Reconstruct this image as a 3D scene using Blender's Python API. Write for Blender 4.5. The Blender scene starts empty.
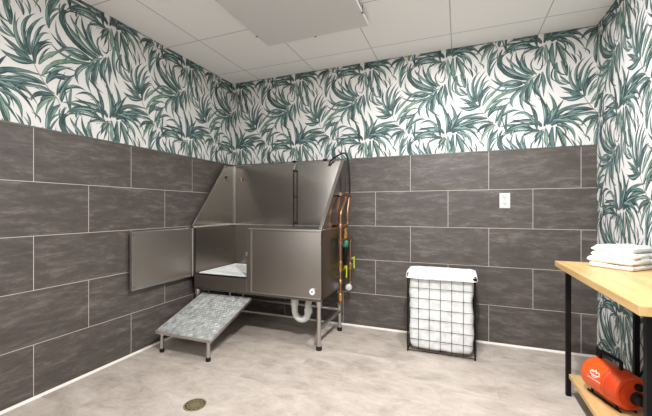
import bpy, bmesh, math, random
from mathutils import Vector, Matrix, noise
from math import sin, cos, pi

# ------------------------------------------------------------ camera, world, light, exposure
sc = bpy.context.scene
COL = sc.collection
W_ROOM, D_ROOM, H_ROOM = 3.166, 4.7, 2.403        # x 0..W, y -D..0, z 0..H
cam_d = bpy.data.cameras.new('camera')
cam = bpy.data.objects.new('camera', cam_d)
COL.objects.link(cam)
cam.location = (2.2333, -2.9945, 1.0731)
cam.rotation_euler = (pi/2, 0, 0.372588)
cam_d.sensor_width = 36.0
cam_d.lens = 338.999/652*36.0
cam_d.shift_y = 1.02/652
cam_d.clip_start = 0.02
sc.camera = cam
sc.view_settings.view_transform = 'Standard'
sc.view_settings.look = 'None'
sc.view_settings.gamma = 1.0
sc.view_settings.use_curve_mapping = False
sc.view_settings.exposure = 0.12
SPOT_POWER = 72.0         # watts of the small round downlights
FILL_STRENGTH = 12.0      # emission of the added ceiling fill behind the camera

# added fill lights outside two invented wall openings, to brighten ceiling and walls
dl = bpy.data.lights.new('fill_light', 'AREA'); dl.shape = 'RECTANGLE'; dl.size = 2.5; dl.size_y = 1.75
dl.energy = 7; dl.color = (.96, .98, 1)
dlo = bpy.data.objects.new('fill_light', dl); COL.objects.link(dlo)
dlo.location = (1.55, -4.86, 1.22); dlo.rotation_euler = (pi/2, 0, 0)
dl2 = bpy.data.lights.new('fill_light', 'AREA'); dl2.shape = 'RECTANGLE'; dl2.size = 1.2; dl2.size_y = 1.7
dl2.energy = 38; dl2.color = (.96, .98, 1)
dlo2 = bpy.data.objects.new('fill_light', dl2); COL.objects.link(dlo2)  # added fill aimed at the right wall
dlo2.location = (-.15, -3.95, 1.2); dlo2.rotation_euler = (pi/2, 0, -pi/2)
world = bpy.data.worlds.new('world'); sc.world = world
world.use_nodes = True
world.node_tree.nodes['Background'].inputs[0].default_value = (0.9, 0.95, 1, 1)
world.node_tree.nodes['Background'].inputs[1].default_value = 0.15

# ------------------------------------------------------------ materials
def lin(c):
    return tuple(((x/255)/12.92 if x/255 <= .04045 else ((x/255+.055)/1.055)**2.4) for x in c) + (1.0,)

def mat(name, rgb=(200, 200, 200), rough=.5, metal=0.0, emit=None, strength=1.0, spec=.5):
    m = bpy.data.materials.new(name); m.use_nodes = True
    b = m.node_tree.nodes['Principled BSDF']
    b.inputs['Base Color'].default_value = lin(rgb)
    b.inputs['Roughness'].default_value = rough
    b.inputs['Metallic'].default_value = metal
    b.inputs['Specular IOR Level'].default_value = spec
    if emit:
        b.inputs['Emission Color'].default_value = lin(emit)
        b.inputs['Emission Strength'].default_value = strength
    return m

def nd(m, t, **kw):
    n = m.node_tree.nodes.new(t)
    for k, v in kw.items():
        if k.startswith('i_'):
            n.inputs[k[2:].replace('_', ' ')].default_value = v
        else:
            setattr(n, k, v)
    return n

def lk(m, a, b): m.node_tree.links.new(a, b)

def speckle(m, rgb1, rgb2, scale=(8, 8, 8), nscale=1.0, detail=6, lo=.35, hi=.65, bump=0.0, bdist=.002):
    """noise-driven two-colour variation in object space, optional bump"""
    b = m.node_tree.nodes['Principled BSDF']
    tc = nd(m, 'ShaderNodeTexCoord'); mp = nd(m, 'ShaderNodeMapping')
    mp.inputs['Scale'].default_value = scale
    nz = nd(m, 'ShaderNodeTexNoise'); nz.inputs['Scale'].default_value = nscale; nz.inputs['Detail'].default_value = detail
    cr = nd(m, 'ShaderNodeValToRGB')
    cr.color_ramp.elements[0].position = lo; cr.color_ramp.elements[0].color = lin(rgb1)
    cr.color_ramp.elements[1].position = hi; cr.color_ramp.elements[1].color = lin(rgb2)
    lk(m, tc.outputs['Object'], mp.inputs['Vector']); lk(m, mp.outputs[0], nz.inputs['Vector'])
    lk(m, nz.outputs[0], cr.inputs[0]); lk(m, cr.outputs[0], b.inputs['Base Color'])
    if bump:
        bp = nd(m, 'ShaderNodeBump'); bp.inputs['Strength'].default_value = bump; bp.inputs['Distance'].default_value = bdist
        lk(m, nz.outputs[0], bp.inputs['Height']); lk(m, bp.outputs[0], b.inputs['Normal'])
    return nz

# brushed stainless steel
def steel(name, rgb, rough, scale):
    m = mat(name, rgb, rough, 1.0)
    b = m.node_tree.nodes['Principled BSDF']
    tc = nd(m, 'ShaderNodeTexCoord'); mp = nd(m, 'ShaderNodeMapping'); mp.inputs['Scale'].default_value = scale
    nz = nd(m, 'ShaderNodeTexNoise'); nz.inputs['Scale'].default_value = 1; nz.inputs['Detail'].default_value = 4
    mr = nd(m, 'ShaderNodeMapRange'); mr.inputs['To Min'].default_value = rough-.02; mr.inputs['To Max'].default_value = rough+.04
    lk(m, tc.outputs['Object'], mp.inputs['Vector']); lk(m, mp.outputs[0], nz.inputs['Vector'])
    lk(m, nz.outputs[0], mr.inputs['Value']); lk(m, mr.outputs[0], b.inputs['Roughness'])
    bp = nd(m, 'ShaderNodeBump'); bp.inputs['Strength'].default_value = .0; bp.inputs['Distance'].default_value = .0005
    lk(m, nz.outputs[0], bp.inputs['Height']); lk(m, bp.outputs[0], b.inputs['Normal'])
    return m

M = {}
M['steel'] = steel('brushed_steel', (158, 151, 143), .31, (5, 5, 3))
M['steel_splash'] = steel('splash_steel', (170, 163, 156), .19, (5, 5, 2))
M['steel_door'] = steel('door_steel', (190, 183, 176), .38, (4, 4, 4))
M['steel_light'] = steel('steel_tube', (196, 193, 188), .3, (20, 20, 20))
M['steel_dark'] = steel('dull_steel_frame', (120, 116, 112), .45, (20, 20, 20))
M['galv'] = mat('ramp_plate', (190, 190, 187), .42, .35)
speckle(M['galv'], (150, 150, 147), (212, 212, 209), (14, 14, 14), 1.5, 4, .3, .7, .05)
M['black'] = mat('black_metal', (10, 10, 10), .6, spec=.25)
M['rubber'] = mat('black_rubber', (12, 12, 12), .6)
M['copper'] = mat('copper', (168, 126, 98), .42, 1.0)
M['brass'] = mat('brass', (205, 165, 105), .3, 1.0)
M['green'] = mat('green_valve', (30, 120, 95), .5)
M['yellow'] = mat('yellow_lever', (190, 200, 40), .5)
M['pvc'] = mat('white_pvc', (214, 212, 208), .4)
M['white'] = mat('white_plastic', (205, 203, 198), .5)
M['slot'] = mat('dark_slot', (40, 38, 36), .6)
M['mat_white'] = mat('white_grate', (235, 235, 232), .6)
M['caulk'] = mat('white_caulk', (228, 220, 210), .6)
M['ring'] = mat('beige_sealant', (190, 176, 156), .6)
M['trim'] = mat('tile_edge_trim', (110, 106, 100), .4, .6)
M['base_black'] = mat('black_cove_base', (34, 33, 33), .5)
M['cloth'] = mat('white_cloth', (226, 225, 222), .9)
speckle(M['cloth'], (214, 213, 210), (234, 233, 230), (30, 30, 30), 1, 4, .3, .7, .25, .004)
M['terry'] = mat('white_terry', (246, 243, 238), .95)
speckle(M['terry'], (228, 226, 222), (242, 240, 237), (260, 260, 260), 1, 3, .3, .7, .4, .003)
M['orange'] = mat('orange_shell', (222, 82, 22), .32)
M['orange_cap'] = mat('orange_cap', (196, 64, 22), .35)
M['logo'] = mat('white_print', (240, 232, 225), .5)
M['wood'] = mat('light_oak', (205, 168, 112), .42)
speckle(M['wood'], (188, 148, 94), (214, 178, 124), (16, 1.6, 16), 1.6, 8, .3, .7, .06, .001)
M['paint'] = mat('ceiling_tile_white', (212, 210, 208), .9)
M['panel'] = mat('panel_white', (214, 212, 210), .7)
M['fill_glow'] = mat('fill_diffuser', (255, 255, 255), .5, emit=(243, 248, 255), strength=FILL_STRENGTH)  # glow of the added ceiling fill
M['well'] = mat('drain_well_brown', (38, 34, 27), .6)
M['lens'] = mat('downlight_lens', (255, 255, 255), .5, emit=(250, 249, 255), strength=25.0)
M['drain'] = mat('drain_bronze', (150, 138, 108), .5, .5)
M['dial'] = mat('dial_face', (236, 238, 240), .3)

# ceiling: suspended square tiles with thin grey bars
def ceiling_mat():
    m = mat('suspended_ceiling', (232, 219, 216), .9)
    b = m.node_tree.nodes['Principled BSDF']
    tc = nd(m, 'ShaderNodeTexCoord'); mp = nd(m, 'ShaderNodeMapping')
    P = .6185
    mp.inputs['Location'].default_value = (-.325+P*4, .25+P*10, 0)
    br = nd(m, 'ShaderNodeTexBrick'); br.offset = 0.0; br.squash = 1.0
    br.inputs['Scale'].default_value = 1; br.inputs['Brick Width'].default_value = P; br.inputs['Row Height'].default_value = P
    br.inputs['Mortar Size'].default_value = .004; br.inputs['Mortar Smooth'].default_value = .3
    br.inputs['Color1'].default_value = lin((248, 246, 244)); br.inputs['Color2'].default_value = lin((245, 243, 241))
    br.inputs['Mortar'].default_value = lin((186, 183, 180))
    lk(m, tc.outputs['Object'], mp.inputs['Vector']); lk(m, mp.outputs[0], br.inputs['Vector'])
    lk(m, br.outputs['Color'], b.inputs['Base Color'])
    return m
M['ceiling'] = ceiling_mat()

# wall tile: slate-look planks of 61 x 31 cm, half-offset, light grout; lx = shift of the joints along the wall
TW, TH = .6118, .3068
def tile_mat(name, axis, joint, sign=1):
    m = mat(name, (105, 98, 93), .5)
    b = m.node_tree.nodes['Principled BSDF']
    tc = nd(m, 'ShaderNodeTexCoord'); sep = nd(m, 'ShaderNodeSeparateXYZ'); cmb = nd(m, 'ShaderNodeCombineXYZ')
    lk(m, tc.outputs['Object'], sep.inputs[0])
    ad = nd(m, 'ShaderNodeMath', operation='MULTIPLY_ADD')
    ad.inputs[1].default_value = sign; ad.inputs[2].default_value = 20*TW - joint + TW*.5 - TW*.5
    lk(m, sep.outputs[axis], ad.inputs[0]); lk(m, ad.outputs[0], cmb.inputs[0])
    az = nd(m, 'ShaderNodeMath', operation='ADD'); az.inputs[1].default_value = TH
    lk(m, sep.outputs['Z'], az.inputs[0]); lk(m, az.outputs[0], cmb.inputs[1])
    br = nd(m, 'ShaderNodeTexBrick'); br.offset = .5; br.offset_frequency = 2; br.squash = 1.0
    br.inputs['Scale'].default_value = 1; br.inputs['Brick Width'].default_value = TW; br.inputs['Row Height'].default_value = TH
    br.inputs['Mortar Size'].default_value = .0019; br.inputs['Mortar Smooth'].default_value = .25
    br.inputs['Color1'].default_value = (0, 0, 0, 1); br.inputs['Color2'].default_value = (1, 1, 1, 1)
    br.inputs['Mortar'].default_value = (.5, .5, .5, 1)
    lk(m, cmb.outputs[0], br.inputs['Vector'])
    # slanted slate streaks, different on every tile
    mp = nd(m, 'ShaderNodeMapping'); mp.inputs['Rotation'].default_value = (0, 0, -.35); mp.inputs['Scale'].default_value = (5.0, 20, 1)
    lk(m, cmb.outputs[0], mp.inputs['Vector'])
    wv = nd(m, 'ShaderNodeMath', operation='MULTIPLY'); wv.inputs[1].default_value = 37.0
    lk(m, br.outputs['Color'], wv.inputs[0])
    nz = nd(m, 'ShaderNodeTexNoise', noise_dimensions='4D'); nz.inputs['Scale'].default_value = 1.0
    nz.inputs['Detail'].default_value = 12; nz.inputs['Roughness'].default_value = .80; nz.inputs['Distortion'].default_value = .3
    lk(m, mp.outputs[0], nz.inputs['Vector']); lk(m, wv.outputs[0], nz.inputs['W'])
    cr = nd(m, 'ShaderNodeValToRGB'); e = cr.color_ramp.elements
    e[0].position = .3; e[0].color = lin((64, 57, 53)); e[1].position = .74; e[1].color = lin((131, 121, 114))
    e2 = e.new(.5); e2.color = lin((84, 76, 71))
    lk(m, nz.outputs[0], cr.inputs[0])
    mx = nd(m, 'ShaderNodeMix', data_type='RGBA'); mx.inputs['B'].default_value = lin((196, 186, 175))
    lk(m, br.outputs['Fac'], mx.inputs['Factor']); lk(m, cr.outputs[0], mx.inputs['A'])
    lk(m, mx.outputs['Result'], b.inputs['Base Color'])
    bp = nd(m, 'ShaderNodeBump'); bp.inputs['Strength'].default_value = .35; bp.inputs['Distance'].default_value = .004
    lk(m, nz.outputs[0], bp.inputs['Height']); lk(m, bp.outputs[0], b.inputs['Normal'])
    mr = nd(m, 'ShaderNodeMapRange'); mr.inputs['To Min'].default_value = .38; mr.inputs['To Max'].default_value = .6
    lk(m, nz.outputs[0], mr.inputs['Value']); lk(m, mr.outputs[0], b.inputs['Roughness'])
    return m
M['tile_left'] = tile_mat('slate_tile_left', 'Y', -1.81355)
M['tile_back'] = tile_mat('slate_tile_back', 'X', 1.84637)
M['tile_front'] = tile_mat('slate_tile_front', 'X', .3)

# floor: beige stone-look vinyl planks with barely visible joints
def floor_mat():
    m = mat('beige_stone_floor', (196, 184, 172), .5)
    b = m.node_tree.nodes['Principled BSDF']
    tc = nd(m, 'ShaderNodeTexCoord'); mp = nd(m, 'ShaderNodeMapping')
    mp.inputs['Location'].default_value = (10.06, 10.02, 0)
    br = nd(m, 'ShaderNodeTexBrick'); br.offset = .5; br.squash = 1.0
    br.inputs['Scale'].default_value = 1; br.inputs['Brick Width'].default_value = .61; br.inputs['Row Height'].default_value = .305
    br.inputs['Mortar Size'].default_value = .0012; br.inputs['Mortar Smooth'].default_value = .3
    br.inputs['Color1'].default_value = (0, 0, 0, 1); br.inputs['Color2'].default_value = (1, 1, 1, 1); br.inputs['Mortar'].default_value = (.5, .5, .5, 1)
    lk(m, tc.outputs['Object'], mp.inputs['Vector']); lk(m, mp.outputs[0], br.inputs['Vector'])
    wv = nd(m, 'ShaderNodeMath', operation='MULTIPLY'); wv.inputs[1].default_value = 23.0
    lk(m, br.outputs['Color'], wv.inputs[0])
    mp2 = nd(m, 'ShaderNodeMapping'); mp2.inputs['Scale'].default_value = (4.5, 8, 1); mp2.inputs['Rotation'].default_value = (0, 0, .3)
    lk(m, tc.outputs['Object'], mp2.inputs['Vector'])
    nz = nd(m, 'ShaderNodeTexNoise', noise_dimensions='4D'); nz.inputs['Scale'].default_value = 1.0
    nz.inputs['Detail'].default_value = 12; nz.inputs['Roughness'].default_value = .74; nz.inputs['Distortion'].default_value = .5
    lk(m, mp2.outputs[0], nz.inputs['Vector']); lk(m, wv.outputs[0], nz.inputs['W'])
    cr = nd(m, 'ShaderNodeValToRGB'); e = cr.color_ramp.elements
    e[0].position = .3; e[0].color = lin((146, 134, 124)); e[1].position = .70; e[1].color = lin((206, 193, 182))
    e2 = e.new(.48); e2.color = lin((180, 167, 155))
    lk(m, nz.outputs[0], cr.inputs[0])
    mx = nd(m, 'ShaderNodeMix', data_type='RGBA'); mx.inputs['B'].default_value = lin((168, 157, 146))
    mf = nd(m, 'ShaderNodeMath', operation='MULTIPLY'); mf.inputs[1].default_value = .35
    lk(m, br.outputs['Fac'], mf.inputs[0]); lk(m, mf.outputs[0], mx.inputs['Factor'])
    lk(m, cr.outputs[0], mx.inputs['A']); lk(m, mx.outputs['Result'], b.inputs['Base Color'])
    mr = nd(m, 'ShaderNodeMapRange'); mr.inputs['To Min'].default_value = .4; mr.inputs['To Max'].default_value = .62
    lk(m, nz.outputs[0], mr.inputs['Value']); lk(m, mr.outputs[0], b.inputs['Roughness'])
    return m
M['floor'] = floor_mat()

# wallpaper inks
M['paper'] = mat('wallpaper_ground', (226, 222, 218), .8)
M['ink_line'] = mat('ink_outline', (42, 50, 52), .8)
M['ink_dark'] = mat('ink_deep_teal', (58, 86, 84), .8)
speckle(M['ink_dark'], (50, 72, 72), (88, 112, 109), (14, 14, 14), 1, 3, .35, .65)
M['ink_teal'] = mat('ink_teal', (82, 116, 112), .8)
speckle(M['ink_teal'], (66, 92, 91), (112, 137, 131), (14, 14, 14), 1, 3, .35, .65)
M['ink_green'] = mat('ink_light_green', (118, 146, 120), .8)
speckle(M['ink_green'], (92, 126, 112), (146, 170, 142), (14, 14, 14), 1, 3, .35, .65)
M['ink_stem'] = mat('ink_stem', (176, 152, 138), .8)
M['ink_hi'] = mat('ink_highlight', (138, 166, 158), .8)

# ------------------------------------------------------------ mesh helpers
def obj(name, bm, mats, parent=None, smooth=False, loc=None):
    me = bpy.data.meshes.new(name)
    bmesh.ops.recalc_face_normals(bm, faces=bm.faces[:]) if smooth != 'keep' else None
    bm.to_mesh(me); bm.free()
    for m_ in (mats if isinstance(mats, (list, tuple)) else [mats]):
        me.materials.append(m_)
    if smooth is True:
        me.shade_smooth()
    o = bpy.data.objects.new(name, me); COL.objects.link(o)
    if parent is not None: o.parent = parent
    if loc: o.location = loc
    return o

def autosmooth(o, ang=.7):
    me = o.data
    me.shade_smooth()
    bm = bmesh.new(); bm.from_mesh(me)
    for e in bm.edges:
        if len(e.link_faces) == 2 and e.calc_face_angle(0) > ang: e.smooth = False
    bm.to_mesh(me); bm.free()
    return o

def tag(o, label=None, cat=None, group=None, kind=None):
    if label: o['label'] = label
    if cat: o['category'] = cat
    if group: o['group'] = group
    if kind: o['kind'] = kind
    return o

def thing(name, label, cat, loc=(0, 0, 0), rz=0, group=None):
    o = bpy.data.objects.new(name, None); COL.objects.link(o)
    o.location = loc; o.rotation_euler = (0, 0, rz); o.empty_display_size = .05
    return tag(o, label, cat, group)

def box(bm, x0, x1, y0, y1, z0, z1, bev=0.0, mi=0, rot=None, seg=2):
    g = bmesh.ops.create_cube(bm, size=1)
    vs = g['verts']
    for v in vs:
        v.co = Vector(((x0+x1)/2+v.co.x*(x1-x0), (y0+y1)/2+v.co.y*(y1-y0), (z0+z1)/2+v.co.z*(z1-z0)))
    if rot is not None:
        for v in vs: v.co = rot @ v.co
    fs = list({f for v in vs for f in v.link_faces})
    for f in fs: f.material_index = mi
    if bev:
        es = list({e for v in vs for e in v.link_edges})
        r = bmesh.ops.bevel(bm, geom=es, offset=bev, segments=seg, profile=.5, affect='EDGES')
        for f in r['faces']: f.material_index = mi
    return bm

def tube(bm, pts, r, seg=12, mi=0, caps=True, smooth_n=0):
    pts = [Vector(p) for p in pts]
    rs = r if isinstance(r, (list, tuple)) else [r]*len(pts)
    if smooth_n and len(pts) > 2:
        new, nr = [], []
        for i in range(len(pts)-1):
            p0 = pts[max(i-1, 0)]; p1 = pts[i]; p2 = pts[i+1]; p3 = pts[min(i+2, len(pts)-1)]
            for k in range(smooth_n):
                t = k/smooth_n
                new.append(.5*((2*p1)+(-p0+p2)*t+(2*p0-5*p1+4*p2-p3)*t*t+(-p0+3*p1-3*p2+p3)*t**3))
                nr.append(rs[i]*(1-t)+rs[i+1]*t)
        new.append(pts[-1]); nr.append(rs[-1]); pts, rs = new, nr
    rings = []; up = None
    for i, p in enumerate(pts):
        a = pts[max(i-1, 0)]; b = pts[min(i+1, len(pts)-1)]
        d = (b-a).normalized()
        if up is None:
            up = Vector((0, 0, 1)) if abs(d.z) < .9 else Vector((1, 0, 0))
        x = d.cross(up)
        if x.length < 1e-4: x = d.cross(Vector((0, 1, 0)))
        x.normalize(); y = x.cross(d).normalized(); up = y
        rings.append([bm.verts.new(p+x*cos(2*pi*k/seg)*rs[i]+y*sin(2*pi*k/seg)*rs[i]) for k in range(seg)])
    for a, b in zip(rings, rings[1:]):
        for k in range(seg):
            f = bm.faces.new((a[k], a[(k+1) % seg], b[(k+1) % seg], b[k])); f.material_index = mi
    if caps:
        bm.faces.new(rings[0]).material_index = mi; bm.faces.new(rings[-1]).material_index = mi
    return bm

def lathe(bm, prof, origin, axis, seg=24, mi=0):
    """profile = [(distance along axis, radius)]"""
    o = Vector(origin); d = Vector(axis).normalized()
    x = d.orthogonal().normalized(); y = d.cross(x)
    rings = []
    for t, r in prof:
        rings.append([bm.verts.new(o+d*t+x*cos(2*pi*k/seg)*r+y*sin(2*pi*k/seg)*r) for k in range(seg)])
    for a, b in zip(rings, rings[1:]):
        for k in range(seg):
            bm.faces.new((a[k], a[(k+1) % seg], b[(k+1) % seg], b[k])).material_index = mi
    bm.faces.new(rings[0]).material_index = mi; bm.faces.new(rings[-1]).material_index = mi
    return bm

def prism(bm, pts, n, mi=0):
    """extrude the polygon pts by vector n"""
    n = Vector(n)
    a = [bm.verts.new(Vector(p)) for p in pts]; b = [bm.verts.new(Vector(p)+n) for p in pts]
    bm.faces.new(a).material_index = mi; bm.faces.new(b[::-1]).material_index = mi
    for i in range(len(a)):
        j = (i+1) % len(a)
        bm.faces.new((a[i], b[i], b[j], a[j])).material_index = mi
    return bm

def nb(): return bmesh.new()

# ------------------------------------------------------------ wallpaper pattern: palm fronds as (base s,z, middle s,z, tip s,z, width, tone)
LEAVES = [
(-1.821,1.906,-1.897,1.951,-1.964,1.991,0.0321,1), (-1.836,1.935,-1.89,2.014,-1.897,2.15,0.0297,1), (-1.828,1.938,-1.861,2.079,-1.802,2.184,0.0301,0), (-1.821,1.941,-1.832,2.067,-1.759,2.189,0.028,1),
(-1.813,1.918,-1.798,2.066,-1.747,2.15,0.0249,0), (-1.813,1.909,-1.787,2.054,-1.731,2.103,0.0223,1), (-1.806,1.903,-1.787,2.009,-1.714,2.055,0.0339,0), (-1.897,2.002,-1.938,2.041,-1.964,2.076,0.0232,0),
(-1.917,2.063,-1.931,2.127,-1.957,2.186,0.0374,1), (-1.861,2.143,-1.868,2.187,-1.897,2.23,0.0189,0), (-1.832,2.163,-1.832,2.207,-1.85,2.249,0.0157,0), (-1.735,2.133,-1.739,2.241,-1.698,2.375,0.0347,1),
(-1.779,2.201,-1.787,2.232,-1.825,2.255,0.0134,0), (-1.787,1.902,-1.731,1.979,-1.663,2.027,0.0321,2), (-1.802,1.905,-1.897,1.892,-1.964,1.913,0.0381,0), (-1.755,1.797,-1.839,1.816,-1.944,1.799,0.0244,1),
(-1.779,1.794,-1.876,1.795,-1.964,1.754,0.0239,0), (-1.706,1.759,-1.825,1.769,-1.917,1.717,0.0246,1), (-1.706,1.745,-1.787,1.733,-1.825,1.681,0.0357,0), (-1.698,1.738,-1.771,1.679,-1.806,1.581,0.027,2),
(-1.681,1.696,-1.714,1.64,-1.731,1.572,0.0296,1), (-1.747,1.805,-1.714,1.871,-1.663,1.919,0.0323,1), (-1.771,1.841,-1.731,1.911,-1.677,1.951,0.0275,2), (-1.693,1.753,-1.655,1.837,-1.582,1.925,0.0228,0),
(-1.714,1.858,-1.655,1.875,-1.582,1.911,0.0247,1), (-1.668,1.723,-1.663,1.786,-1.601,1.894,0.0227,1), (-1.681,1.771,-1.601,1.836,-1.52,1.833,0.0292,0), (-1.619,1.68,-1.619,1.762,-1.605,1.854,0.0232,1),
(-1.668,1.719,-1.655,1.77,-1.637,1.843,0.019,0), (-1.731,1.847,-1.689,1.909,-1.601,1.952,0.0327,2), (-1.731,1.902,-1.663,1.966,-1.495,2.019,0.036,2), (-1.464,2.036,-1.573,1.944,-1.563,1.858,0.0374,1),
(-1.464,2.026,-1.515,1.925,-1.485,1.824,0.0303,1), (-1.443,2.045,-1.48,1.917,-1.406,1.854,0.0328,0), (-1.411,2.068,-1.401,1.967,-1.363,1.894,0.0297,1), (-1.406,1.679,-1.485,1.813,-1.592,1.785,0.0307,1),
(-1.411,1.689,-1.422,1.801,-1.464,1.882,0.0357,0), (-1.422,1.67,-1.554,1.722,-1.668,1.719,0.0338,1), (-1.411,1.667,-1.544,1.705,-1.641,1.636,0.0359,0), (-1.731,1.572,-1.723,1.647,-1.668,1.709,0.0295,1),
(-1.668,1.587,-1.663,1.654,-1.637,1.699,0.0246,0), (-1.485,2.053,-1.655,2.068,-1.698,2.207,0.0285,1), (-1.454,2.065,-1.637,2.162,-1.65,2.337,0.0431,0), (-1.454,2.076,-1.573,2.145,-1.646,2.225,0.0394,1),
(-1.443,2.085,-1.573,2.204,-1.619,2.277,0.0276,1), (-1.433,2.095,-1.525,2.197,-1.549,2.305,0.0302,0), (-1.411,2.104,-1.505,2.197,-1.48,2.311,0.0345,1), (-1.505,2.039,-1.628,2.042,-1.731,2.117,0.0308,0),
(-1.515,2.02,-1.646,2.006,-1.731,2.057,0.021,1), (-1.485,2.04,-1.619,2.065,-1.731,1.952,0.029,1), (-1.401,2.352,-1.554,2.352,-1.646,2.282,0.0358,0), (-1.641,2.289,-1.672,2.23,-1.655,2.163,0.032,0),
(-1.544,2.347,-1.578,2.309,-1.582,2.273,0.0236,0), (-1.39,2.368,-1.485,2.39,-1.592,2.38,0.0348,0), (-1.624,2.323,-1.619,2.35,-1.628,2.378,0.0193,0), (-1.372,2.31,-1.405,2.267,-1.426,2.205,0.0296,0),
(-1.366,2.302,-1.383,2.246,-1.41,2.165,0.0235,0), (-1.372,2.251,-1.383,2.139,-1.442,2.166,0.0128,0), (-1.349,2.316,-1.349,2.24,-1.338,2.159,0.0346,2), (-1.315,2.234,-1.338,2.093,-1.297,1.949,0.0326,1),
(-1.309,2.325,-1.309,2.204,-1.279,2.128,0.0439,1), (-1.279,2.173,-1.279,2.039,-1.199,2.001,0.0311,1), (-1.285,2.325,-1.255,2.25,-1.218,2.085,0.0381,0), (-1.261,2.292,-1.231,2.216,-1.224,2.151,0.0226,2),
(-1.279,2.334,-1.193,2.301,-1.167,2.197,0.0344,1), (-1.303,2.35,-1.193,2.359,-1.1,2.237,0.0299,0), (-1.327,2.349,-1.193,2.393,-1.086,2.291,0.0299,1), (-1.338,2.354,-1.205,2.398,-1.038,2.409,0.0251,0),
(-1.338,2.365,-1.243,2.368,-1.114,2.314,0.0293,1), (-1.383,2.331,-1.394,2.358,-1.437,2.398,0.0319,0), (-1.355,2.351,-1.338,2.387,-1.303,2.471,0.0369,0), (-1.389,2.105,-1.416,1.999,-1.383,1.92,0.04,0),
(-1.374,2.116,-1.366,2.028,-1.366,1.921,0.0322,1), (-1.437,2.064,-1.458,1.983,-1.458,1.894,0.0372,1), (-1.421,2.081,-1.468,2.056,-1.499,2.008,0.0247,2), (-1.344,1.71,-1.291,1.823,-1.338,1.961,0.0398,1),
(-1.361,1.7,-1.355,1.826,-1.405,1.959,0.041,0), (-1.332,1.713,-1.291,1.8,-1.231,1.897,0.0332,0), (-1.327,1.72,-1.231,1.818,-1.038,1.842,0.0362,1), (-1.321,1.71,-1.205,1.779,-1.038,1.793,0.0366,1),
(-1.315,1.701,-1.193,1.748,-1.114,1.697,0.0367,0), (-1.394,1.676,-1.448,1.684,-1.499,1.701,0.0249,1), (-1.389,1.667,-1.458,1.66,-1.519,1.625,0.0248,0), (-1.813,1.9,-1.763,1.812,-1.706,1.745,0.0081,3),
(-1.706,1.749,-1.685,1.723,-1.677,1.688,0.0075,3), (-1.406,2.096,-1.454,2.06,-1.485,2.032,0.0083,3), (-1.355,1.691,-1.372,1.671,-1.458,1.64,0.0075,3)
]
# thinner leaflets lying behind the main ones, fanned out from the same bases
LEAVES2 = []
random.seed(7)
for (bs, bz, ms, mz, ts, tz, w, tone) in LEAVES:
    if tone == 3: continue
    for sgn in ((1, -1) if w > .024 and random.random() < .35 else (random.choice((1, -1)),)):
        an = sgn*random.uniform(.18, .36); k = random.uniform(.6, .9); c, s_ = cos(an), sin(an)
        q = [(bs+((x-bs)*c-(z-bz)*s_)*k, bz+((x-bs)*s_+(z-bz)*c)*k) for x, z in ((ms, mz), (ts, tz))]
        LEAVES2.append((bs, bz, q[0][0], q[0][1], q[1][0], q[1][1], w*.5, random.choice((0, 0, 1))))
NBACK = len(LEAVES2)
LEAVES2 += LEAVES
SH, SV = .70, .634        # pattern repeat
WZ = 5*TH                 # top of the tiled part

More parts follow.
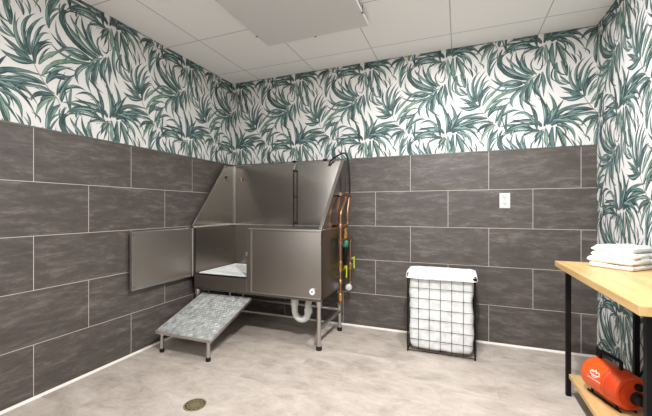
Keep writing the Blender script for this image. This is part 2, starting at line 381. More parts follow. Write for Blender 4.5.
def wallpaper(bm, s0, s1, z0, z1, P):
    """print the fronds on a wall: P(s, z, out) gives the point, out = distance in front of the paper"""
    tones = {0: 2, 1: 3, 2: 4, 3: 5}
    k0 = int(math.floor((s0+1.2)/SH))-1; k1 = int(math.ceil((s1+2.0)/SH))+1
    j0 = int(math.floor((z0-2.4)/SV))-1; j1 = int(math.ceil((z1-1.5)/SV))+1
    tmp = bmesh.new()
    for k in range(k0, k1+1):
        for j in range(j0, j1+1):
            for i, (bs, bz, ms, mz, ts, tz, w, tone) in enumerate(LEAVES2):
                bs_, ms_, ts_ = bs+k*SH, ms+k*SH, ts+k*SH; bz_, mz_, tz_ = bz+j*SV, mz+j*SV, tz+j*SV
                if max(bs_, ms_, ts_) < s0 or min(bs_, ms_, ts_) > s1 or max(bz_, mz_, tz_) < z0 or min(bz_, mz_, tz_) > z1: continue
                cx, cz = 2*ms_-.5*(bs_+ts_), 2*mz_-.5*(bz_+tz_)
                N = 9; lev = .0001+((i % 14)*.00007 if i < NBACK else .00098+((i-NBACK) % 26)*.00007)
                for lay, (wf, mi, side) in enumerate(((1.0, 1, 0), (.74, tones[tone], 0), (.30, 6, 1))):
                    if lay == 2 and (tone == 3 or i % 3 == 1): continue
                    prev = None; prevc = None
                    for n in range(N+1):
                        t = n/N
                        if lay == 2: t = .12+t*.6
                        s = (1-t)**2*bs_+2*t*(1-t)*cx+t*t*ts_; z = (1-t)**2*bz_+2*t*(1-t)*cz+t*t*tz_
                        ds = 2*(1-t)*(cx-bs_)+2*t*(ts_-cx); dz = 2*(1-t)*(cz-bz_)+2*t*(tz_-cz)
                        L = math.hypot(ds, dz) or 1; nx, nz_ = -dz/L, ds/L
                        ww = (.12+.88*sin(pi*min(1, t*.93+.07))**.75 if t < .5 else 1-((t-.5)/.5)**1.45)
                        if tone == 3: ww = .8
                        h = w*.37*ww*wf
                        off = -h*.25+w*.2*ww if lay == 2 else 0
                        if lay == 2: h = w*.5*ww*.26*sin(pi*n/N)
                        a = tmp.verts.new((s+nx*(h+off), z+nz_*(h+off), lev+lay*.00002)); b = tmp.verts.new((s-nx*(h-off), z-nz_*(h-off), lev+lay*.00002))
                        if prev:
                            tmp.faces.new((prev[0], prev[1], b, a)).material_index = mi
                        prev = (a, b)
    for co, no in (((s0, 0, 0), (-1, 0, 0)), ((s1, 0, 0), (1, 0, 0)), ((0, z0, 0), (0, -1, 0)), ((0, z1, 0), (0, 1, 0))):
        bmesh.ops.bisect_plane(tmp, geom=tmp.verts[:]+tmp.edges[:]+tmp.faces[:], plane_co=co, plane_no=no, clear_outer=True)
    vm = {}
    for f in tmp.faces:
        if f.calc_area() < 1e-9: continue
        vs = []
        for v in f.verts:
            if v.index not in vm or True:
                key = v
                if key not in vm: vm[key] = bm.verts.new(P(v.co.x, v.co.y, v.co.z))
                vs.append(vm[key])
        try: bm.faces.new(vs).material_index = f.material_index
        except ValueError: pass
    tmp.free()
    return bm
PAPER = ['paper', 'ink_line', 'ink_dark', 'ink_teal', 'ink_green', 'ink_stem', 'ink_hi']

# ------------------------------------------------------------ the setting
def struct(name, bm, mats, smooth=False):
    o = obj(name, bm, mats, None, smooth); o['kind'] = 'structure'
    return o
D, W, H = D_ROOM, W_ROOM, H_ROOM
struct('floor', box(nb(), -.12, W+.12, -D-.12, .12, -.1, 0), M['floor'])
struct('ceiling', box(nb(), -.12, W+.12, -D-.12, .12, H, H+.1), M['ceiling'])
# walls: tile face stands 6 mm in front of the paper on the back and left walls
pm = [M[k] for k in PAPER]
bm = box(nb(), -.12, .0-.003, -3.35, 0.0, WZ, H)
box(bm, -.12, -.003, -D, -3.35, 2.05, H); box(bm, -.12, -.003, -D, -4.55, WZ, 2.05)
wallpaper(bm, -3.35, 0, WZ, H, lambda s, z, o: (-.003+o*.6, s, z))
box(bm, -.12, 0, -3.35, 0.0, 0, WZ, mi=7)
box(bm, -.12, 0, -4.55, -3.35, 0, .35, mi=7); box(bm, -.12, 0, -D, -4.55, 0, WZ, mi=7)
struct('wall_left', bm, pm+[M['tile_left']], 'keep')
bm = box(nb(), -.12, W+.12, .003, .12, WZ, H)
wallpaper(bm, 0, W, WZ, H, lambda s, z, o: (s, .003-o*.6, z))
box(bm, -.12, W+.12, 0, .12, 0, WZ, mi=7)
struct('wall_back', bm, pm+[M['tile_back']], 'keep')
bm = box(nb(), W, W+.12, -D, 0.0, 0, H)
wallpaper(bm, W, W+D, .085, H, lambda s, z, o: (W-o, -(s-W), z))
struct('wall_right', bm, pm, 'keep')
bm = box(nb(), -.12, W+.12, -D-.12, -D, 2.1, H)
box(bm, -.12, .3, -D-.12, -D, WZ, 2.1); box(bm, 2.8, W+.12, -D-.12, -D, WZ, 2.1)
box(bm, -.12, W+.12, -D-.12, -D+.003, 0, .35, mi=1)
box(bm, -.12, .3, -D-.12, -D+.003, .35, WZ, mi=1); box(bm, 2.8, W+.12, -D-.12, -D+.003, .35, WZ, mi=1)
struct('wall_front', bm, [M['paper'], M['tile_front']])
bm = nb()
for a in ((.3, .35, .35, 2.1), (2.75, 2.8, .35, 2.1), (.35, 2.75, .35, .4), (.35, 2.75, 2.05, 2.1), (1.53, 1.57, .4, 2.05)):
    box(bm, a[0], a[1], -D-.07, -D-.03, a[2], a[3])
struct('added_window_1', bm, M['white'])  # invented opening behind the camera, added for the fill light
bm = nb()
for a in ((-4.55, -4.5, .35, 2.05), (-3.4, -3.35, .35, 2.05), (-4.5, -3.4, .35, .4), (-4.5, -3.4, 2.0, 2.05)):
    box(bm, -.07, -.03, a[0], a[1], a[2], a[3])
struct('added_window_2', bm, M['white'])  # second invented opening, added so fill reaches the right wall
struct('trim_1', box(nb(), 0, .004, -3.35, 0, WZ-.001, WZ+.006), M['trim'])
struct('trim_2', box(nb(), 0, W, -.004, 0.003, WZ-.001, WZ+.006), M['trim'])
def caulk(a, b, n):
    bm = nb(); n = Vector(n)
    prism(bm, [Vector(a), Vector(a)+n*.010, Vector(a)+n*.008+Vector((0, 0, .004)), Vector(a)+n*.003+Vector((0, 0, .012)), Vector(a)+Vector((0, 0, .014))], Vector(b)-Vector(a))
    return bm
struct('baseboard_left', caulk((0, -D, 0), (0, 0, 0), (1, 0, 0)), M['caulk'])
struct('baseboard_back', caulk((0, 0, 0), (W-.006, 0, 0), (0, -1, 0)), M['caulk'])
struct('baseboard_right', box(nb(), W-.006, W, -D, 0, 0, .085, .002), M['base_black'])

# ------------------------------------------------------------ ceiling: hanging panel and lamps
t = thing('ceiling_panel', 'large flat white square panel mounted just below the tiled ceiling', 'ceiling panel', (1.245, -1.09, 2.36))
obj('panel', box(nb(), -.405, .405, -.41, .41, -.008, .012, .003), M['panel'], t)
for (cx, cy, rz) in ((-.405, .25, 0), (.0, .41, pi/2), (.405, .24, 0), (-.405, -.28, 0), (.405, -.28, 0), (0, -.41, pi/2)):
    R = Matrix.Translation((cx, cy, 0)) @ Matrix.Rotation(rz, 4, 'Z')
    b = box(nb(), -.008, .008, -.008, .008, -.0095, -.0075, .001, rot=R)
    tube(b, [R @ Vector((0, 0, -.006)), R @ Vector((0, 0, .0425))], .003, 8)
    obj('mounting_clip', b, M['steel_dark'], t)

def fill_lamp(x, y, label):  # added ceiling fill, unseen behind the camera
    t = thing('fill_ceiling_light', label, 'ceiling light', (x, y, H), 0, 'added fill lights')
    b = nb()
    for a in ((-.3, .3, -.3, -.28), (-.3, .3, .28, .3), (-.3, -.28, -.28, .28), (.28, .3, -.28, .28)):
        box(b, *a, -.008, 0, .001)
    obj('frame', b, M['white'], t)
    obj('diffuser', box(nb(), -.279, .279, -.279, .279, -.004, -.001), M['fill_glow'], t)
    return t
fill_lamp(2.50, -4.05, 'square ceiling light added as unseen fill at the far end of the room')
def downlight(x, y, m, label):
    t = thing('downlight', label, 'ceiling light', (x, y, H), 0, 'round downlights')
    b = nb(); lathe(b, [(0, .095), (.004, .093), (.006, .075), (.0045, .072)], (0, 0, 0), (0, 0, -1), 32)
    obj('trim_ring', b, M['white'], t)
    b = nb(); lathe(b, [(.0062, .070), (.0075, .068)], (0, 0, 0), (0, 0, -1), 32)
    obj('diffuser', b, M['lens'], t)
    ld = bpy.data.lights.new('downlight_lamp', 'AREA'); ld.shape = 'DISK'; ld.size = .10; ld.energy = SPOT_POWER*m; ld.color = (.94, .97, 1.0)
    lo = bpy.data.objects.new('downlight_lamp', ld); COL.objects.link(lo); lo.parent = t; lo.location = (0, 0, -.012)
downlight(2.20, -1.02, .36, 'small round downlight nearest to the back wall')
downlight(2.20, -2.20, 1.0, 'small round downlight in the middle of the room')
downlight(.85, -4.20, .3, 'small round downlight at the rear left of the room')

# ------------------------------------------------------------ dog wash tub
X0, X1, YF, YB, ZB, ZR = .055, 1.275, -.64, -.05, .39, .912
tub = thing('dog_wash_tub', 'tall stainless steel dog washing tub on legs in the room corner', 'pet wash tub', (0, 0, 0))
b = nb()
box(b, X0, X1, YB-.015, YB, ZB, ZR, .002)
box(b, X0, X0+.018, YF, YB-.015, ZB, ZR, .002)
box(b, X1-.018, X1, YF, YB-.015, ZB, ZR, .002)
box(b, X0+.018, X1-.018, YF+.01, YB-.015, ZB, ZB+.012)
box(b, X0, .615, YF, YF+.02, ZB, .505, .002)
box(b, .61, X1, YF+.002, YF+.022, ZB, ZR, .002)
box(b, X0+.018, X1-.018, YF+.02, YB-.015, .485, .497)
body = obj('tub_body', b, M['steel'], tub)
b = box(nb(), .672, X1+.002, YF-.006, YF+.004, ZB+.002, ZR-.012, .004)
obj('front_panel', b, M['steel'], tub)
for a in ((.652, .6665, YF-.004, YF+.004, ZB+.004, ZR-.008), (.6715, X1-.004, YF-.009, YF-.004, ZB+.004, ZB+.010)):
    obj('seam_flange', box(nb(), *a, .002), M['steel_light'], tub)
obj('corner_seam', box(nb(), X0, X0+.012, YB-.006, YB+.003, ZR, 1.515, .002), M['steel_light'], tub)
# rims: rolled front lip, side and back flanges
b = nb()
box(b, .632, X1+.008, YF-.014, YF+.03, ZR-.006, ZR+.006, .004)
box(b, X1-.022, X1+.010, YF+.03, YB, ZR-.004, ZR+.008, .004)
box(b, X0, X1-.022, YB-.028, YB, ZR-.002, ZR+.008, .003)
box(b, X0, X0+.026, YF+.0, YB-.028, ZR-.002, ZR+.007, .003)
obj('rim', b, M['steel_light'], tub)
# black door gasket
b = nb()
box(b, .0735, .081, YF-.004, YF+.006, .505, ZR-.002, .001)
box(b, .0735, .612, YF-.004, YF+.012, .500, .512, .001)
obj('door_gasket', b, M['rubber'], tub)
b = box(nb(), .606, .622, YF-.008, YF+.0, .69, .72, .002)
obj('latch', b, M['steel_light'], tub)
# splash panels
b = box(nb(), X0, X1, YB+.002, YB+.006, ZR-.02, 1.52)
obj('back_splash', b, M['steel_splash'], tub)
b = nb(); tube(b, [(X0, YB+.004, 1.52), (X1+.002, YB+.004, 1.52)], .006, 8)
obj('top_edge', b, M['steel_light'], tub)
def side(x, th, ytop):
    P = [(x, YB+.002, ZR), (x, YB+.002, 1.518), (x, ytop, 1.505), (x, YF-.015, ZR+.012), (x, YF+.02, ZR)]
    return prism(nb(), P, (th, 0, 0))
obj('side_splash', side(X0-.004, .004, -.205), M['steel_splash'], tub)
obj('side_splash', side(X1, .004, -.13), M['steel_splash'], tub)
def slope_bar(x0, x1, ya, za, yb, zb, w):
    d = Vector((0, yb-ya, zb-za)).normalized(); n = Vector((0, -d.z, d.y))
    A = Vector((x0, ya, za)); B = Vector((x0, yb, zb))
    b = nb(); prism(b, [A, A+n*w, B+n*w, B], (x1-x0, 0, 0)); return b
obj('slope_flange', slope_bar(X1-.016, X1+.010, -.13, 1.512, YF-.012, ZR+.012, .007), M['steel_light'], tub)
obj('slope_flange', slope_bar(X0-.004, X0+.008, -.205, 1.508, YF-.012, ZR+.012, .005), M['steel_light'], tub)
# restraint rod, clips, hook, hole plug
b = nb(); tube(b, [(.765, -.085, 1.45), (.765, -.085, .905)], .0055, 10)
box(b, .757, .773, -.088, YB+.002, 1.18, 1.20, .002); box(b, .757, .773, -.088, YB+.002, 1.43, 1.45, .002); box(b, .757, .773, -.088, YB+.002, .93, .95, .002)
obj('restraint_rod', b, M['black'], tub)
for x in (.755, 1.075):
    b = box(nb(), x-.020, x+.016, YB-.012, YB+.010, 1.521, 1.540, .003); tube(b, [(x+.01, YB-.006, 1.535), (x+.018, YB-.02, 1.525)], .005, 8)
    obj('hose_clip', b, M['black'], tub)
b = nb(); tube(b, [(.765, YB-.01, 1.50), (.765, YB-.03, 1.47), (.765, -.085, 1.45)], .005, 8)
obj('rod_hook', b, M['steel_light'], tub)
b = nb(); lathe(b, [(0, .012), (.006, .012), (.007, .004)], (X0+.001, -.187, 1.39), (1, 0, 0), 16)
obj('hole_plug', b, M['rubber'], tub)
b = nb(); tube(b, [(.155, YB+.004, 1.40), (.155, YB-.012, 1.395), (.155, YB-.016, 1.365), (.155, YB-.008, 1.355)], .005, 8, smooth_n=4)
obj('tether_hook', b, M['brass'], tub)
# grate floor inside
b = nb()
box(b, X0+.035, X1-.03, YF+.035, YB-.03, .497, .515, .004)
for k in range(26):
    x = X0+.06+k*.044
    box(b, x, x+.02, YF+.05, YB-.045, .515, .518)
obj('floor_grate', b, M['mat_white'], tub)
# door, swung fully open beside the left wall
HY = YF-.012; OY = -1.238
door = obj('door', box(nb(), .028, .052, OY, HY, .482, .908, .003), M['steel_door'], tub)
b = nb()
box(b, .050, .057, OY, OY+.022, .482, .908, .002)
obj('door_flange', b, M['steel_light'], door)
for z0, z1 in ((.485, .497), (.897, .905)):
    obj('door_flange', box(nb(), .050, .054, OY+.022, HY-.004, z0, z1, .001), M['steel_light'], door)
for z in (.505, .885):
    b = nb(); lathe(b, [(0, .005), (.003, .004)], (.0565, OY+.011, z), (1, 0, 0), 10); obj('rivet', b, M['steel_dark'], door)
b = nb(); tube(b, [(.058, HY+.005, .485), (.058, HY+.005, .905)], .007, 10)
obj('hinge', b, M['steel_light'], tub)
# legs, rails
LG = ((1.245, -.612), (1.255, -.16), (.085, -.612), (.085, -.16))
for x, y in LG:
    b = nb(); lathe(b, [(0, .0165), (.30, .0165), (.305, .024), (.368, .024)], (x, y, .022), (0, 0, 1), 20)
    l = autosmooth(obj('leg', b, M['steel_light'], tub))
    b = nb(); lathe(b, [(0, .021), (.012, .023), (.03, .021), (.032, .015)], (x, y, 0), (0, 0, 1), 20)
    autosmooth(obj('rubber_foot', b, M['rubber'], l))
b = nb(); tube(b, [(1.245, -.612, .17), (1.255, -.16, .17)], .014); obj('rail', b, M['steel_light'], tub)
b = nb(); tube(b, [(.085, -.612, .17), (.085, -.16, .17)], .014); obj('rail', b, M['steel_light'], tub)
b = nb(); tube(b, [(.085, -.16, .19), (1.255, -.16, .19)], .014); obj('rail', b, M['steel_light'], tub)
# under-frame
b = nb()
box(b, X0+.01, X1-.01, YF+.004, YF+.03, ZB-.018, ZB); box(b, X0+.01, X1-.01, YB-.04, YB-.015, ZB-.018, ZB)
box(b, X0+.01, X0+.035, YF+.03, YB-.04, ZB-.018, ZB); box(b, X1-.035, X1-.01, YF+.03, YB-.04, ZB-.018, ZB)
obj('under_frame', b, M['steel_dark'], tub)
# dial on the front
b = nb(); lathe(b, [(0, .027), (.010, .027), (.012, .022)], (1.207, YF-.005, .449), (0, -1, 0), 28)
dial = autosmooth(obj('dial', b, M['steel_light'], tub)); dial['label'] = 'round white dial with a metal rim'
b = nb(); lathe(b, [(0, .022), (.0015, .022)], (1.207, YF-.0168, .449), (0, -1, 0), 28)
obj('dial_face', b, M['dial'], dial)
b = nb()
box(b, 1.199, 1.215, YF-.0195, YF-.0182, .452, .456); box(b, 1.204, 1.210, YF-.0195, YF-.0182, .440, .451)
obj('dial_mark', b, M['slot'], dial)
# drain trap
b = nb()
tube(b, [(.968, -.47, .392), (.968, -.47, .27), (.972, -.47, .215), (.995, -.47, .178), (1.03, -.47, .165), (1.065, -.47, .178), (1.088, -.47, .215), (1.092, -.47, .27), (1.092, -.47, .30), (1.092, -.43, .335), (1.092, -.30, .345), (1.092, -.10, .345), (1.092, -.002, .345)],
     .026, 16, smooth_n=4)
trap = autosmooth(obj('drain_trap', b, M['pvc'], tub)); trap['label'] = 'white plastic curved drain pipe under the tub'
for (x, z, hh) in ((.968, .30, .05), (1.092, .245, .04), (.968, .355, .03)):
    b = nb(); lathe(b, [(0, .033), (hh, .033)], (x, -.47, z-hh/2), (0, 0, 1), 12); obj('slip_nut', b, M['pvc'], trap)

# shower hose looping from the top of the back splash down the outside of the tub
b = nb(); tube(b, [(1.115, -.06, 1.475), (1.15, -.09, 1.52), (1.22, -.11, 1.555), (1.285, -.12, 1.57), (1.315, -.115, 1.52), (1.325, -.10, 1.40), (1.325, -.085, 1.30), (1.322, -.08, 1.206)], .0075, 12, smooth_n=6)
hose = autosmooth(obj('shower_hose', b, M['rubber'])); tag(hose, 'black rubber shower hose arching over the right corner of the steel tub', 'hose')

# copper water pipes with valves on the right side of the tub
PX = 1.322
def zz(v, y): return 1.073-(v-209)*(3.12+.931*y)/339
pp = thing('water_pipes', 'copper water pipes with green mixing valve on the tub\'s right side', 'plumbing', (0, 0, 0))
def pipe(name, pts, r, m, par=pp, sm=0):
    b = nb(); tube(b, pts, r, 14, smooth_n=sm); return autosmooth(obj(name, b, M[m], par))
pipe('supply_pipe', [(PX, -.19, 1.19), (PX, -.20, 1.16), (PX, -.31, 1.06), (PX, -.33, 1.02), (PX, -.334, .96), (PX, -.334, .335), (PX, -.325, .30), (PX-.03, -.32, .29)], .0115, 'copper', sm=5)
pipe('supply_pipe', [(PX, -.10, 1.19), (PX, -.105, 1.15), (PX, -.135, 1.08), (PX, -.145, 1.02), (PX, -.145, .94), (PX, -.205, .925)], .0115, 'copper', sm=5)
pipe('top_tee', [(PX, -.335, 1.196), (PX, -.08, 1.196)], .014, 'copper')
pipe('cross_pipe', [(PX, -.355, zz(241, -.355)), (PX, -.035, zz(241, -.355))], .013, 'copper')
pipe('cross_pipe', [(PX, -.334, .925), (PX, -.205, .925)], .013, 'copper')
pipe('supply_pipe', [(PX, -.065, .80), (PX, -.065, .42)], .0125, 'copper')
for (y, z, r, h) in ((-.334, .925, .019, .05), (-.334, .79, .018, .04), (-.334, .60, .018, .09), (-.334, .345, .022, .06), (-.065, .79, .019, .045), (-.065, .56, .018, .06), (-.334, .47, .016, .03)):
    b = nb(); lathe(b, [(0, r*.8), (h*.15, r), (h*.85, r), (h, r*.8)], (PX, y, z-h/2), (0, 0, 1), 14); autosmooth(obj('fitting', b, M['copper' if z > .7 else 'brass'], pp))
b = nb(); lathe(b, [(0, .014), (.02, .024), (.05, .024), (.06, .015), (.08, .022), (.10, .022), (.105, .012), (.13, .012)], (PX, -.205, .81), (0, 0, 1), 16)
autosmooth(obj('mixing_valve', b, M['brass'], pp))
b = nb(); lathe(b, [(0, .022), (.01, .028), (.05, .028), (.06, .02)], (PX, -.205, .745), (0, 0, 1), 16)
autosmooth(obj('valve_body', b, M['green'], pp))['label'] = 'green valve body'
b = nb(); lathe(b, [(0, .014), (.02, .019), (.15, .019), (.155, .012)], (PX, -.205, .59), (0, 0, 1), 14)
autosmooth(obj('check_valve', b, M['black'], pp))
pipe('cross_pipe', [(PX, -.334, .56), (PX, -.205, .56), (PX, -.205, .60)], .012, 'brass')
for (x, y, z) in ((PX+.018, -.225, .545), (PX+.034, -.055, .60)):
    b = box(nb(), x-.005, x+.005, y-.008, y+.008, z-.06, z+.045, .003); tube(b, [(x, y, z+.03), (PX, y, z+.03)], .006, 8)
    obj('valve_lever', b, M['yellow'], pp)['label'] = 'yellow lever'
b = nb(); lathe(b, [(0, .012), (.015, .026), (.035, .030), (.055, .026), (.062, .010)], (PX+.0, -.105, .385), (.3, -1, 0), 20)
autosmooth(obj('cap', b, M['white'], pp))['label'] = 'round white cap'
pipe('cross_pipe', [(PX, -.065, .43), (PX, -.07, .385), (PX, -.11, .385)], .012, 'steel_light')
for z in (1.196, .50):
    b = nb(); tube(b, [(X1+.001, -.30, z), (PX, -.30, z)] if z > 1 else [(X1-.001, -.30, z), (PX, -.30, z)], .005, 8)
    if z < 1: tube(b, [(PX, -.30, z), (PX, -.334, z)], .005, 8)
    obj('bracket', b, M['steel_dark'], pp)

# ------------------------------------------------------------ ramp
rp = thing('pet_ramp', 'textured grey metal ramp leaning up under the open tub door', 'ramp', (0, 0, 0))
ra = math.atan2(.335-.162, -.60+1.10); rl = math.hypot(.173, .5); RW0, RW1 = .122, .632
R = Matrix.Translation((0, -1.10, .162)) @ Matrix.Rotation(ra, 4, 'X')
b = box(nb(), RW0, RW1, 0, rl, -.005, 0, rot=R)
random.seed(4)
nx, ny = 17, 20
for i in range(nx):
    for j in range(ny):
        cx = RW0+.03+(i+.5*(j % 2))*(RW1-RW0-.06)/nx; cy = .025+j*(rl-.04)/ny
        Q = R @ Matrix.Translation((cx, cy, .0)) @ Matrix.Rotation(pi/4 if (i+j) % 2 else -pi/4, 4, 'Z')
        box(b, -.010, .010, -.003, .003, -.0005, .0035, .0012, rot=Q, seg=1)
obj('tread_plate', b, M['galv'], rp)
b = box(nb(), RW0, RW1, -.002, .002, -.024, .0, .001, rot=R)
box(b, RW0, RW0+.004, .002, rl, -.024, -.005, rot=R); box(b, RW1-.004, RW1, .002, rl, -.024, -.005, rot=R)
obj('side_flange', b, M['steel_light'], rp)
b = nb()
for x in (.20, .56):
    tube(b, [(x, -.612, .325), (x, -.612, .366), (x, -.620, .3715)], .006, 8)
    obj('hook', b, M['steel_dark'], rp); b = nb()
b.free()
for x, y in ((.158, -1.070), (.590, -1.070)):
    zt = .162+(y+1.10)*math.tan(ra)-.006
    b = nb(); lathe(b, [(0, .0125), (zt-.022, .0125)], (x, y, .022), (0, 0, 1), 18)
    l = autosmooth(obj('leg', b, M['steel_light'], rp))
    b = nb(); lathe(b, [(0, .016), (.010, .018), (.026, .0165), (.028, .012)], (x, y, 0), (0, 0, 1), 18)
    autosmooth(obj('rubber_foot', b, M['rubber'], l))

# ------------------------------------------------------------ floor drain
fd = thing('floor_drain', 'round slotted bronze floor drain set in the beige floor', 'floor drain', (.89, -1.527, 0), .35)
b = nb()
for r0, r1, z in ((.052, .060, .004), (.037, .042, .004), (.023, .028, .004), (.0, .010, .004)):
    n = 40; ra_ = []
    for k in range(n):
        a = 2*pi*k/n
        ra_.append([b.verts.new((cos(a)*r, sin(a)*r, zz_)) for r, zz_ in ((max(r0, .0008), .0004), (max(r0, .0008), z), (r1, z), (r1, .0004))])
    for k in range(n):
        A = ra_[k]; B = ra_[(k+1) % n]
        for q in range(3): b.faces.new((A[q], B[q], B[q+1], A[q+1]))
for k in range(12):
    box(b, .010, .050, -.003, .003, .0004, .0026, rot=Matrix.Rotation(2*pi*k/12, 4, 'Z'))
obj('grate', b, M['drain'], fd)
b = nb(); lathe(b, [(0.0003, .0585), (.0008, .058)], (0, 0, 0), (0, 0, 1), 40); obj('drain_well', b, M['well'], fd)
b = nb(); lathe(b, [(0, .066), (.0006, .063)], (0, 0, -.0002), (0, 0, 1), 40); obj('caulk_ring', b, M['ring'], fd)

# ------------------------------------------------------------ wall outlet
so = thing('wall_outlet', 'white double power outlet on the dark tiled back wall', 'power outlet', (2.572, 0, 1.139))
obj('cover_plate', box(nb(), -.038, .038, -.006, 0, -.060, .060, .003), M['white'], so)
for z in (.024, -.024):
    b = nb(); lathe(b, [(0, .0165), (.0015, .0160)], (0, -.0058, z), (0, -1, 0), 24)
    s_ = obj('socket', b, M['white'], so)
    b = nb(); box(b, -.0085, -.0055, -.0078, -.0070, z-.002, z+.009); box(b, .0055, .0085, -.0078, -.0070, z-.002, z+.007)
    lathe(b, [(0, .003), (.0008, .003)], (0, -.0070, z-.009), (0, -1, 0), 10)
    obj('slots', b, M['slot'], s_)
b = nb(); lathe(b, [(0, .003), (.001, .0025)], (0, -.0058, 0), (0, -1, 0), 10); obj('screw', b, M['steel_light'], so)

# ------------------------------------------------------------ wire hamper with cloth liner
HX0, HX1, HYF, HYB, HZ = 1.876, 2.343, -.380, -.105, .590
hp = thing('laundry_hamper', 'wire mesh laundry hamper with a white cloth liner against the back wall', 'laundry hamper', (0, 0, 0))
b = nb()
for x in (HX0, HX1):
    for y in (HYF, HYB):
        tube(b, [(x, y, 0), (x, y, HZ)], .0048, 8)
for z in (.012, HZ):
    tube(b, [(HX0, HYF, z), (HX1, HYF, z)], .0042, 8); tube(b, [(HX0, HYB, z), (HX1, HYB, z)], .0042, 8)
    tube(b, [(HX0, HYF, z), (HX0, HYB, z)], .0042, 8); tube(b, [(HX1, HYF, z), (HX1, HYB, z)], .0042, 8)
autosmooth(obj('frame', b, M['black'], hp))
b = nb()
nxw = 6
for k in range(1, nxw):
    x = HX0+k*(HX1-HX0)/nxw
    for y in (HYF, HYB): tube(b, [(x, y, .022), (x, y, HZ)], .0019, 6)
    tube(b, [(x, HYF, .022), (x, HYB, .022)], .0019, 6)
for k in range(1, 4):
    y = HYF+k*(HYB-HYF)/4
    for x in (HX0, HX1): tube(b, [(x, y, .022), (x, y, HZ)], .0019, 6)
for k in range(1, 8):
    z = .022+k*(HZ-.022)/7.4
    for y in (HYF, HYB): tube(b, [(HX0, y, z), (HX1, y, z)], .0019, 6)
    for x in (HX0, HX1): tube(b, [(x, HYF, z), (x, HYB, z)], .0019, 6)
autosmooth(obj('wire_grid', b, M['black'], hp))
b = box(nb(), HX1-.022, HX1+.012, HYF-.010, HYF+.006, HZ-.026, HZ-.008, .002)
obj('clip', b, M['black'], hp)
# liner: bag body
b = nb()
cx, cy = (HX0+HX1)/2, (HYF+HYB)/2; hx, hy = (HX1-HX0)/2-.007, (HYB-HYF)/2-.007
NA, NZ = 96, 44
def sup(a, ax, ay, n=7.0):
    c, s = cos(a), sin(a); r = (abs(c)**n+abs(s)**n)**(-1/n); return ax*c*r, ay*s*r
rings = []
for k in range(NZ+1):
    t = k/NZ; z = .029+t*(HZ-.025)
    sh = 1.0-.05*(1-min(1, t/.05))**2
    ring = []
    for i in range(NA):
        a = 2*pi*i/NA
        x, y = sup(a, hx*sh, hy*sh, 11 if t > .04 else 8)
        w = noise.noise(Vector((x*13, y*13+t, z*9)))*.010+noise.noise(Vector((x*30, y*30, z*22+5)))*.004
        d = Vector((x, y, 0)).normalized()
        q = Vector((x, y, 0))-d*(.004-w*1.0)
        q.x = max(-hx-.003, min(hx+.003, q.x)); q.y = max(-hy-.0035, min(hy+.0035, q.y))
        ring.append(b.verts.new((cx+q.x, cy+q.y, z)))
    rings.append(ring)
for r0, r1 in zip(rings, rings[1:]):
    for i in range(NA): b.faces.new((r0[i], r0[(i+1) % NA], r1[(i+1) % NA], r1[i]))
b.faces.new(rings[0])
# folded collar: up over the rim and down outside, then a sagging inner pocket
prof = [(-.012, HZ+.003), (.002, HZ+.012), (.012, HZ+.009), (.0165, HZ-.004), (.019, HZ-.020), (.0215, HZ-.034)]
last = rings[-1]
prev = None
outer = []
for j, (off, z) in enumerate(prof):
    ring = []
    for i in range(NA):
        a = 2*pi*i/NA
        x, y = sup(a, (HX1-HX0)/2+off, (HYB-HYF)/2+off, 8)
        w = noise.noise(Vector((x*16, y*16, z*20+3)))*.0035
        ring.append(b.verts.new((cx+x, cy+y, z+w*(1.6 if j > 3 else 1))))
    outer.append(ring)
for r0, r1 in zip(outer, outer[1:]):
    for i in range(NA): b.faces.new((r0[i], r0[(i+1) % NA], r1[(i+1) % NA], r1[i]))
prev = outer[0]
for k, (s_, dz) in enumerate(((.93, -.010), (.84, -.022), (.7, -.030), (.5, -.034), (.3, -.036), (.1, -.036))):
    ring = []
    for i in range(NA):
        a = 2*pi*i/NA
        x, y = sup(a, ((HX1-HX0)/2-.012)*s_, ((HYB-HYF)/2-.012)*s_, 7)
        w = noise.noise(Vector((x*9, y*14, 2)))*.012*(1-abs(s_-.5))
        ring.append(b.verts.new((cx+x, cy+y, HZ+.003+dz+w)))
    for i in range(NA): b.faces.new((prev[i], prev[(i+1) % NA], ring[(i+1) % NA], ring[i]))
    prev = ring
b.faces.new(prev)
obj('liner', b, M['cloth'], hp, True)['label'] = 'white cloth liner folded over the rim'

# ------------------------------------------------------------ bench along the right wall
BX0, BX1, BYN, BYF, BZ = 2.76, 3.150, -1.65, -.65, .770
bn = thing('work_table', 'light wood table with black metal legs along the wallpapered wall', 'table', (0, 0, 0))
obj('table_top', box(nb(), BX0, BX1, BYN, BYF, BZ-.032, BZ, .002), M['wood'], bn)
LX0, LX1, LYN, LYF = 2.822, 3.132, -1.560, -.668
for x in (LX0, LX1):
    for y in (LYN, LYF):
        obj('leg', box(nb(), x-.012, x+.012, y-.012, y+.012, 0, BZ-.032, .001), M['black'], bn)
b = nb()
for x in (LX0, LX1): box(b, x-.012, x+.012, LYN+.010, LYF-.010, BZ-.052, BZ-.032)
for y in (LYN, LYF): box(b, LX0+.010, LX1-.010, y-.012, y+.012, BZ-.052, BZ-.032)
obj('frame', b, M['black'], bn)
for x in (LX0+.02, LX1-.02): obj('shelf_rail', box(nb(), x-.008, x+.008, LYN+.008, LYF-.008, .090, .105), M['black'], bn)
for y in (LYN, LYF): obj('shelf_support', box(nb(), LX0+.010, LX1-.010, y-.010, y+.010, .088, .105), M['black'], bn)
b = nb(); tube(b, [(LX1+.008, LYF, .16), (LX1+.008, LYF-.52, .735)], .006, 8); tube(b, [(LX1+.008, LYF-.02, .70), (LX1+.008, LYF-.50, .13)], .006, 8)
obj('cross_brace', b, M['black'], bn)
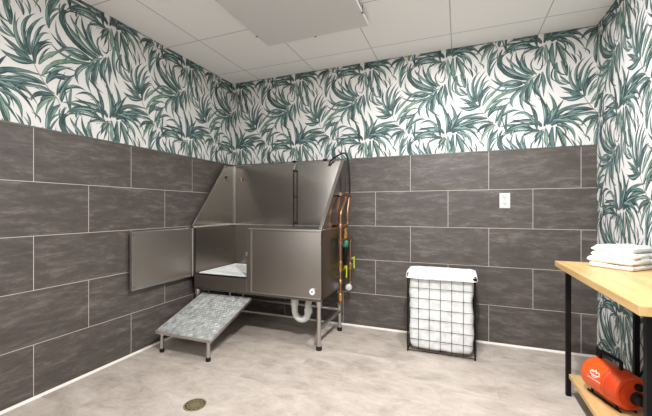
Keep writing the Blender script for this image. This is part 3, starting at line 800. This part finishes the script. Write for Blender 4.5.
obj('lower_shelf', box(nb(), LX0-.0, LX1-.018, LYN+.012, LYF-.012, .105, .130, .002), M['wood'], bn)

# ------------------------------------------------------------ folded towels
def towel_mesh(th, seed, sx, sy, amp=.008):
    """two cloth layers joined by a round fold along -y; th = thickness of the whole towel"""
    b = nb(); r = th/2; path = []
    n = 26
    prof = []
    for k in range(n+1): prof.append((sy*(1-k/n)-0*sy, th))                 # top, back to front
    for k in range(1, 8):
        a = pi/2+pi*k/8; prof.append((cos(a)*r*1.0, r+sin(a)*r))
    for k in range(n+1): prof.append((sy*(k/n), 0))
    prof.append((sy+.002, th*.12)); prof.append((sy+.002, th*.44)); prof.append((sy-.010, th*.5)); prof.append((sy+.003, th*.56)); prof.append((sy+.003, th*.9))
    NX = 22; rows = []
    for i in range(NX+1):
        u = i/NX; x = (u-.5)*sx
        e = min(u, 1-u); rd = 1-.30*max(0, 1-e/.06)**2
        row = []
        for (y, z) in prof:
            nz = noise.noise(Vector((x*14+seed*7, y*14, seed)))*amp*(z/th)
            ed = noise.noise(Vector((x*22, seed*3.1, 1)))*.003
            row.append(b.verts.new((x+noise.noise(Vector((y*20, z*60, seed)))*.004*(1 if e < .08 else 0), y-sy/2+ed, r+(z-r)*rd+nz)))
        rows.append(row)
    m = len(prof)
    for r0, r1 in zip(rows, rows[1:]):
        for k in range(m): b.faces.new((r0[k], r0[(k+1) % m], r1[(k+1) % m], r1[k]))
    b.faces.new(rows[0]); b.faces.new(rows[-1])
    return b
TC = Vector((3.020, -.805, BZ))
zt = BZ
LB = ('bottom folded white towel of the stack, lying on the wooden table top', 'folded white towel second from the bottom of the stack, sticking out farthest left',
      'folded white towel second from the top of the stack on the table', 'topmost folded white towel of the stack on the table')
for k, (th, sx, sy, dx, dy, rz) in enumerate(((.026, .190, .180, 0, 0, -.80), (.027, .200, .186, -.004, .0, -.83), (.027, .186, .176, .006, .004, -.77), (.026, .182, .170, .006, .012, -.80))):
    o = autosmooth(obj('folded_towel', towel_mesh(th, k+1.3, sx, sy, .022 if k == 3 else .008), M['terry']), 1.3)
    o.location = (TC.x+dx, TC.y+dy, zt+.0005); o.rotation_euler = (0, 0, rz)
    zt += th+.0015
    tag(o, LB[k], 'towel', 'folded towels on the table')

# ------------------------------------------------------------ orange pet dryer lying on the lower shelf
A = Vector((2.896, -.838, .2295)); B = Vector((2.973, -1.050, .2295)); DR = .083
ax = (B-A).normalized(); LN = (B-A).length
dr = thing('pet_dryer', 'orange cylinder pet dryer with black handle on the lower shelf', 'dryer', (A.x, A.y, A.z), math.atan2(ax.y, ax.x))
# local frame: x along the body towards the nozzle end
def ring_lathe(prof, seg=40):
    b = nb(); lathe(b, prof, (0, 0, 0), (1, 0, 0), seg); return b
autosmooth(obj('shell', ring_lathe([(-.012, .045), (-.008, .062), (.0, .072), (.012, DR-.002), (.02, DR), (LN*.64, DR)]), M['orange'], dr), .9)
cap = autosmooth(obj('end_cap', ring_lathe([(LN*.64, DR-.002), (LN*.64+.002, DR+.004), (LN*.64+.012, DR+.004), (LN*.64+.016, DR), (LN*.93, DR-.001), (LN*.985, DR-.008), (LN, DR-.018), (LN-.006, DR-.024), (LN-.006, .03)]), M['orange_cap'], dr), .5)
b = nb(); lathe(b, [(0, .017), (.014, .017), (.016, .012)], (LN-.008, .026, .030), (1, 0, .1), 20); autosmooth(obj('air_inlet', b, M['black'], cap))
b = nb(); lathe(b, [(0, .030), (.010, .030), (.012, .024), (.035, .022), (.036, .016)], (LN-.008, .020, -.022), (1, .1, 0), 24); autosmooth(obj('nozzle', b, M['rubber'], cap))
b = nb(); tube(b, [(.035, 0, DR-.003), (.036, 0, DR+.026), (.044, 0, DR+.036), (LN*.68, 0, DR+.036), (LN*.71, 0, DR+.026), (LN*.715, 0, DR-.003)], .0085, 10, smooth_n=3)
autosmooth(obj('handle', b, M['black'], dr))
b = nb()
for s in (-1, 1):
    tube(b, [(.0, s*.036, -.0945), (LN*.9, s*.036, -.0945)], .0045, 8)
    for x in (.03, LN*.8):
        tube(b, [(x, s*.036, -.0945), (x, s*.036, -.060)], .006, 8)
obj('foot_rail', b, M['black'], dr)
# printed mark: small crowned hound outline over a line of lettering, wrapped on the shell
def wrap(s, a):   # s along the body, a = arc height
    th = a/DR; return Vector((s, -sin(pi/2-th-0.0)*(DR+.0006), cos(pi/2-th)*(DR+.0006)))
b = nb()
def stroke(pts, w):
    for (p, q) in zip(pts, pts[1:]):
        p = Vector(p); q = Vector(q); n = Vector((-(q-p).y, (q-p).x)).normalized()*w/2
        steps = max(1, int((q-p).length/.006))
        for k in range(steps):
            c, d = p.lerp(q, k/steps), p.lerp(q, (k+1)/steps)
            b.faces.new([b.verts.new(wrap(v.x, v.y)) for v in (c-n, d-n, d+n, c+n)])
S0, A0 = .100, .030
stroke([(S0-.030, A0+.004), (S0-.018, A0+.016), (S0-.012, A0+.006), (S0-.002, A0+.022), (S0+.006, A0+.008), (S0+.020, A0+.017), (S0+.028, A0+.005)], .004)
stroke([(S0-.028, A0), (S0-.010, A0-.005), (S0+.012, A0-.004), (S0+.030, A0+.001)], .004)
stroke([(S0-.016, A0-.010), (S0, A0-.014), (S0+.018, A0-.009)], .0025)
for k in range(10):
    s = S0-.040+k*.0085
    stroke([(s, A0-.028), (s, A0-.0215)], .0016); stroke([(s, A0-.0215), (s+.005, A0-.0215)], .0015)
    if k % 2: stroke([(s+.005, A0-.028), (s+.005, A0-.0215)], .0015)
    else: stroke([(s, A0-.028), (s+.005, A0-.028)], .0015)
lg = obj('logo', b, M['logo'], dr); lg['label'] = 'white printed emblem with a line of lettering'
